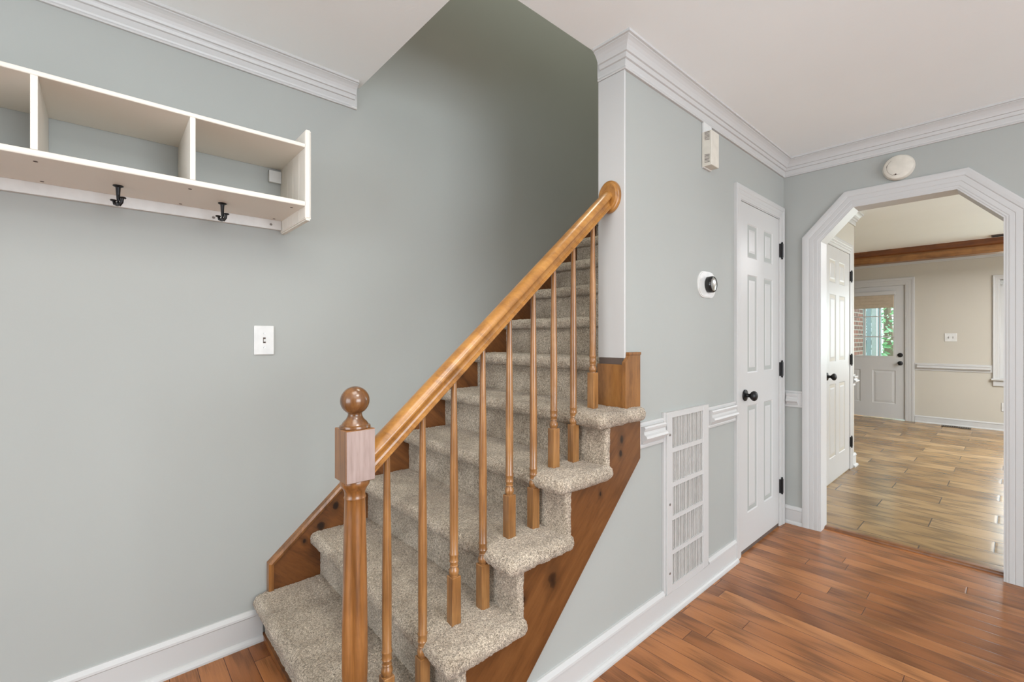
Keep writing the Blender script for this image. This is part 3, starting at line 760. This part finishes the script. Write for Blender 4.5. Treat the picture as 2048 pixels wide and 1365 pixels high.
def hook(x):
    y = 1.946; z = 1.742
    hk = MB().lathe([(.001, 0), (.0135, 0), (.0142, .002), (.0120, .0035), (.0068, .006), (.0062, .012), (.0050, .032)], (x, y, z), '-z', 20)
    hk.tube([(x, y, z - .030), (x + .001, y - .001, z - .046), (x - .001, y - .002, z - .058), (x - .002, y - .003, z - .066)], [.0050, .0052, .0055, .0035])
    for s, up in ((1, .007), (-1, -.002)):
        hk.tube([(x, y, z - .056), (x + s * .004, y - s * .003, z - .062), (x + s * .0085, y - s * .006, z - .058 + up * .6), (x + s * .0105, y - s * .008, z - .048 + up)], [.0045, .0050, .0048, .0040], 12)
        hk.lathe([(.001, 0), (.0075, .0008), (.0092, .0028), (.0080, .005), (.001, .006)], (x + s * .0115, y - s * .008, z - .049 + up), 'z', 16)
    return hk.build('coat_hook', 'black', sh)
for x in (-.256, .0325, .3210): hook(x)

# ---------------------------------------------------------------- small wall things
sw = thing('light_switch', (.4945, YL, 1.238), 'white toggle switch plate on the grey wall left of the stair', 'light switch')
MB().bbox(.4565, .5325, YL - .007, YL, 1.177, 1.299, .003).build('cover_plate', 'plastic', sw)
MB().box(.4895, .4995, YL - .0076, YL - .0065, 1.226, 1.250).build('toggle_slot', 'slot', sw)
MB().bbox(.4915, .4975, YL - .017, YL - .006, 1.232, 1.243, .001).build('toggle', 'plastic', sw)
for z in (1.208, 1.267): MB().lathe([(.0032, 0), (.0030, .0012), (.0005, .0010)], (.4945, YL - .007, z), '-y', 12).build('screw', 'knobring', sw)

gr = thing('return_air_grille', (2.066, YH, .10), 'tall white return-air grille with five panes of vertical fins low on the hall wall', 'air grille')
fr = MB(); gx0, gx1 = 1.8626, 2.270; ix0, ix1 = 1.9107, 2.212
zsw = [(.748, .887), (.593, .728), (.440, .572), (.285, .421), (.130, .266)]
fy0, fy1 = 1.040, YH
fr.bbox(gx0, ix0, fy0, fy1, .100, .9125, .0015); fr.bbox(ix1, gx1, fy0, fy1, .100, .9125, .0015)
zz = [.100] + sorted([z for p in zsw for z in p]) + [.9125]
for k in range(0, len(zz), 2): fr.box(ix0 - .001, ix1 + .001, fy0 + .0012, fy1, zz[k], zz[k + 1])
fr.build('frame', 'trim', gr)
MB().box(ix0, ix1, YH - .004, YH, .12, .89).build('filter', 'filter', gr)
for z0, z1 in zsw:
    fb = MB(); k = 0; x = ix0 + .004
    while x < ix1 - .003:
        dx = random.uniform(-.0018, .0018); ww = random.uniform(.0040, .0068)
        fb.box(x + dx, x + ww + dx, 1.0445, YH - .003, z0, z1); x += .0132
    fb.build('fin_panel', 'fin', gr)
for z in (.812, .500, .190): MB().lathe([(.0055, 0), (.0052, .002), (.002, .0032), (.0005, .0030)], (1.886, fy0, z), '-y', 16).build('screw', 'knobring', gr)
MB().bbox(1.846, 1.8622, 1.046, YH, .10, .915, .001).build('side_strip', 'trim', gr)

th = thing('thermostat', (2.285, YH, 1.518), 'round black thermostat with a steel dial on an oval white plate', 'thermostat')
def oval_prof(w, hgt, r, t, c):
    pts = []
    for sx, sz, a0 in ((1, 1, 0), (-1, 1, PI / 2), (-1, -1, PI), (1, -1, 1.5 * PI)):
        for k in range(9):
            a = a0 + PI / 2 * k / 8; pts.append((c[0] + sx * (w / 2 - r) + r * math.cos(a), c[1] + sz * (hgt / 2 - r) + r * math.sin(a)))
    return pts
pl = MB(); pl.prism(oval_prof(.196, .132, .060, 0, (2.280, 1.518)), YH - .005, YH); pl.prism(oval_prof(.186, .122, .056, 0, (2.280, 1.518)), YH - .008, YH - .004); pl.build('wall_plate', 'plastic', th)
MB().lathe([(.036, 0), (.0405, .003), (.0415, .008), (.0415, .024), (.0395, .029), (.036, .031), (.033, .030)], (2.285, YH - .008, 1.518), '-y', 48).build('body', 'gloss_black', th)
MB().lathe([(.033, 0), (.031, .0012), (.012, .0022), (.0005, .0024)], (2.285, YH - .0378, 1.518), '-y', 48).build('dial_face', 'steel', th)

ch = thing('doorbell_chime', (2.27, YH, 2.10), 'slim white door-chime box with slotted side hung just below the crown moulding', 'door chime')
MB().bbox(2.229, 2.3106, 1.0064, YH - .002, 2.105, 2.278, .002).build('cover', 'plastic_w', ch)
MB().bbox(2.231, 2.318, YH - .012, YH, 2.102, 2.330, .002).build('back_plate', 'plastic', ch)
for base in (2.232, 2.120):
    mb = MB()
    for k in range(7): mb.prism([(1.0165, base + k * .0062), (1.0425, base + k * .0062 + .004), (1.0425, base + k * .0062 + .0065), (1.0165, base + k * .0062 + .0025)], 2.2284, 2.230, 'yz')
    mb.build('vent_slots', 'slot', ch)

sd = thing('smoke_detector', (XE, .458, 2.235), 'round off-white smoke detector on the wall above the opening', 'smoke detector')
MB().lathe([(.073, 0), (.074, .006), (.072, .014), (.070, .020), (.066, .027), (.058, .031), (.030, .034), (.001, .0345)], (XE, .458, 2.235), '-x', 48).build('housing', 'plastic_w', sd)
def arc_slot(cy, cz, r, a0, a1, wd):
    vs = []; k = 8
    for i in range(k + 1):
        a = a0 + (a1 - a0) * i / k
        for rr in (r - wd, r + wd): vs.append((XE - .0325, cy + rr * math.cos(a), cz + rr * math.sin(a)))
        for rr in (r - wd, r + wd): vs.append((XE - .030, cy + rr * math.cos(a), cz + rr * math.sin(a)))
    fs = []
    for i in range(k):
        a = i * 4; b = a + 4; fs += [(a, b, b + 1, a + 1), (a, a + 2, b + 2, b), (a + 1, b + 1, b + 3, a + 3)]
    return vs, fs
for a0, a1, r in ((math.radians(5), math.radians(22), .052), (math.radians(55), math.radians(-75), .050), (math.radians(-62), math.radians(-100), .046)):
    mb = MB(); v_, f_ = arc_slot(.458, 2.235, r, a0, a1, .0008 if a0 < .4 and a0 > 0 else .0004); mb.add(v_, f_); mb.build('vent_slot', 'slot', sd)
MB().lathe([(.0045, 0), (.0045, .0008), (.0005, .001)], (XE - .0335, .468, 2.192), '-x', 16).build('test_button', 'slot', sd)

# ---------------------------------------------------------------- den: far wall things
d3 = thing('door_3', (XF, 1.57, 0), 'white half-glazed exterior door with black knob and deadbolt in the far wall', None, None, 'structure')
gy0, gy1, gz0, gz1 = 1.236, 1.912, .955, 1.905
lf = MB()
P3 = lambda u, z, dp: (XF + .008 + dp, u, z)
panel_leaf(lf, dy0 + .004, dy1 - .004, .022, gz0 - .03, [(1.222, 1.50), (1.65, 1.925)], [(.243, .751)], P3)
lf.box(XF + .008, XF + .043, dy0 + .004, gy0, gz0 - .03, dz1 - .005).box(XF + .008, XF + .043, gy1, dy1 - .004, gz0 - .03, dz1 - .005)
lf.box(XF + .008, XF + .043, gy0, gy1, gz1, dz1 - .005).box(XF + .008, XF + .043, gy0, gy1, gz0 - .03, gz0)
lf.build('door_leaf', 'trim', d3)
mb = MB().box(XF + .002, XF + .012, gy0 - .012, gy0 + .012, gz0 - .012, gz1 + .012).box(XF + .002, XF + .012, gy1 - .012, gy1 + .012, gz0 - .012, gz1 + .012)
mb.box(XF + .003, XF + .0115, gy0, gy1, gz0 - .012, gz0 + .012).box(XF + .003, XF + .0115, gy0, gy1, gz1 - .012, gz1 + .012)
for y in (1.41, 1.594, 1.77): mb.box(XF + .010, XF + .03, y - .008, y + .008, gz0, gz1)
for z in (1.26, 1.572): mb.box(XF + .011, XF + .029, gy0, gy1, z - .008, z + .008)
mb.build('muntins', 'trim', d3)
MB().box(XF + .022, XF + .026, gy0, gy1, gz0, gz1).build('glass_pane', 'glass', d3)
cs = MB().sweep([(dy0 - .0, 0), (dy0, dz1), (dy1, dz1), (dy1, 0)], [(d, h) for d, h in casing_prof(.108, .018)], yz(XF))
cs.box(XF, XF + .12, dy0 - .002, dy0 + .003, 0, dz1).box(XF, XF + .12, dy1 - .003, dy1 + .002, 0, dz1).box(XF, XF + .12, dy0, dy1, dz1 - .003, dz1 + .002)
cs.build('casing', 'trim', d3)
for z in (.985, .862): MB().lathe([(.001, 0), (.030, 0), (.032, .006), (.026, .012), (.016, .016), (.018, .035), (.026, .045), (.024, .056), (.001, .060)] if z < .9 else [(.001, 0), (.031, 0), (.032, .010), (.026, .016), (.001, .018)], (XF + .008, 1.168, z), '-x', 28).build('door_knob' if z < .9 else 'deadbolt', 'black', d3)
rs = thing('roman_shade', (XF, 1.57, 1.70), 'raised tan fabric shade over the glass of the far exterior door', 'window shade')
MB().bbox(XF - .030, XF + .001, gy0 - .015, gy1 + .01, 1.895, 1.955, .004).build('headrail', 'trim', rs)
mb = MB()
for k in range(4): mb.bbox(XF - .028 + k * .004, XF - .006, gy0 + .003, gy1 - .003, 1.700 + k * .05, 1.762 + k * .048, .006)
mb.build('folded_cloth', 'shade', rs)

w1 = thing('window_1', (XF, -.31, wz0), 'white-cased window at the right end of the far wall', None, None, 'structure')
MB().sweep([(wy0, wz0), (wy0, wz1), (wy1, wz1), (wy1, wz0)], [(d, h) for d, h in casing_prof(.062, .020)], yz(XF)).build('window_frame', 'trim', w1)
ws = MB().bbox(XF - .045, XF + .02, wy0 - .09, wy1 + .078, wz0 - .025, wz0, .003)
ws.bbox(XF - .020, XF, wy0 - .07, wy1 + .06, wz0 - .10, wz0 - .025, .003)
ws.build('window_sill', 'trim', w1)
mb = MB()
for z0, z1, x in ((wz0, 1.36, .05), (1.33, wz1, .075)):
    mb.box(XF + x, XF + x + .03, wy0, wy0 + .04, z0, z1).box(XF + x, XF + x + .03, wy1 - .04, wy1, z0, z1).box(XF + x, XF + x + .03, wy0 + .04, wy1 - .04, z0, z0 + .04).box(XF + x, XF + x + .03, wy0 + .04, wy1 - .04, z1 - .04, z1)
mb.box(XF, XF + .049, wy1 - .008, wy1 - .001, wz0, wz1).box(XF, XF + .049, wy0 + .001, wy0 + .008, wz0, wz1)
mb.build('sash', 'trim', w1)
MB().box(XF + .062, XF + .066, wy0 + .04, wy1 - .04, wz0 + .04, 1.33).box(XF + .088, XF + .092, wy0 + .04, wy1 - .04, 1.37, wz1 - .04).build('glass_pane', 'glass', w1)
MB().box(XF + .02, XF + .04, wy1 - .045, wy1 - .010, 1.955, 2.010).build('blind_bracket', 'steel', w1)

bmt = thing('ceiling_beam', (7.97, 0, H), 'stained cedar beam crossing the far room ceiling', 'beam')
MB().box(7.90, 8.06, -3.38, 3.18, 2.268, H).build('beam_body', 'beam', bmt)
MB().prism([(7.875, 2.375), (7.90, 2.358), (7.90, H), (7.875, H)], -3.38, 3.18, 'xz').build('beam_moulding', 'beamd', bmt)
cv = thing('ceiling_vent', (7.72, -.10, H), 'dark slotted vent in the far room ceiling', 'ceiling vent')
MB().box(7.66, 7.79, -.42, .20, H - .010, H).build('vent_slots', 'slot', cv)
mb = MB()
for k in range(6): mb.box(7.665 + k * .021, 7.671 + k * .021, -.41, .19, H - .013, H - .009)
mb.build('louvers', 'dark', cv)

s2 = thing('double_light_switch', (XF, .623, 1.249), 'white double toggle switch plate on the far greige wall', 'light switch')
MB().bbox(XF - .007, XF, .5596, .6864, 1.190, 1.309, .003).build('cover_plate', 'plastic', s2)
for y in (.600, .646):
    MB().box(XF - .0076, XF - .0065, y - .005, y + .005, 1.236, 1.262).build('toggle_slot', 'slot', s2)
    MB().bbox(XF - .016, XF - .006, y - .003, y + .003, 1.243, 1.254, .001).build('toggle', 'plastic', s2)
ot = thing('wall_outlet', (XF, .101, .324), 'white duplex outlet low on the far greige wall below the window', 'outlet')
MB().bbox(XF - .007, XF, .066, .138, .266, .382, .003).build('cover_plate', 'plastic', ot)
for z in (.305, .345): MB().lathe([(.016, 0), (.016, .002), (.0005, .002)], (XF - .007, .102, z), '-x', 20).build('socket', 'plastic_w', ot)
fv = thing('floor_register', (8.73, .56, .010), 'brown slotted floor register by the far wall', 'floor register')
MB().bbox(8.655, 8.800, .415, .705, .0105, .016, .002).build('frame', 'brass', fv)
mb = MB()
for k in range(12): mb.box(8.680, 8.775, .432 + k * .0225, .432 + k * .0225 + .011, .0158, .0172)
mb.build('slots', 'dark', fv)

# ---------------------------------------------------------------- outdoors beyond the far door
solo('lawn', MB().box(XF + .14, 40, -20, 25, -.35, -.25), 'lawn', 'green lawn beyond the exterior door', 'lawn')
bw = thing('brick_wall', (10.0, 2.05, -.25), 'red brick porch wall seen through the far door glass', 'brick wall')
MB().box(XF + .14, 10.70, 1.95, 2.17, -.25, 3.0).build('brickwork', 'brick', bw)
MB().box(10.70, 10.80, 1.93, 2.19, -.25, 3.0).build('corner_board', 'palew', bw)
def ray_y(u, x):
    k = (u - 1024) / 907.0; F = (math.cos(YAW), math.sin(YAW)); Rr = (math.sin(YAW), -math.cos(YAW))
    return x * (F[1] + Rr[1] * k) / (F[0] + Rr[0] * k)
pp = thing('porch_post', (11.0, 1.77, -.25), 'pale blue-grey square porch post seen through the far door glass', 'porch post')
MB().box(10.97, 11.05, 1.79, 1.87, -.25, 3.0).build('shaft', 'palew', pp)
MB().box(10.95, 11.07, 1.775, 1.885, -.25, .02).build('base', 'palew', pp)
pw = thing('porch_screen', (11.6, 1.95, -.25), 'pale blue-grey boarded porch screen behind the post', 'porch screen')
mb = MB()
for k in range(8): mb.box(11.6, 11.63, 1.82 + k * .082, 1.895 + k * .082, -.2, 2.9)
mb.build('boards', 'pale', pw)
MB().box(11.63, 11.68, 1.82, 2.47, 1.1, 1.2).build('crossbar', 'palew', pw)
def tree(x, y, r, h, n, seed, label):
    rr = random.Random(seed); t = thing('leafy_tree', (x, y, -.25), label, 'tree', 'trees beyond the porch')
    MB().tube([(x, y, -.25), (x + .05, y, h * .35), (x, y + .05, h * .7), (x + .1, y, h * .95)], [.12, .10, .07, .03], 10).build('trunk', 'bark', t)
    mb = MB()
    for _ in range(n):
        while True:
            p = Vector((rr.uniform(-1, 1), rr.uniform(-1, 1), rr.uniform(-1, 1)))
            if p.length < 1: break
        q = Vector((x + p.x * r, y + p.y * r, h * .55 + p.z * h * .55))
        s_ = rr.uniform(.05, .11); a = Vector((rr.uniform(-1, 1), rr.uniform(-1, 1), rr.uniform(-.6, .6))).normalized()
        b = a.cross(Vector((rr.uniform(-1, 1), rr.uniform(-1, 1), rr.uniform(-1, 1)))).normalized()
        up = a.cross(b) * .12 * s_
        mb.add([q - a * s_, q + b * s_ * .45 + up, q + a * s_, q - b * s_ * .45 + up], [(0, 1, 2), (0, 2, 3)])
    mb.build('foliage', 'leaf', t)
tree(16, 2.35, 1.6, 3.6, 1700, 3, 'nearer leafy green tree seen through the right column of door panes')
tree(24, 3.6, 3.0, 6.5, 2200, 5, 'taller leafy green tree standing farther back behind the porch')
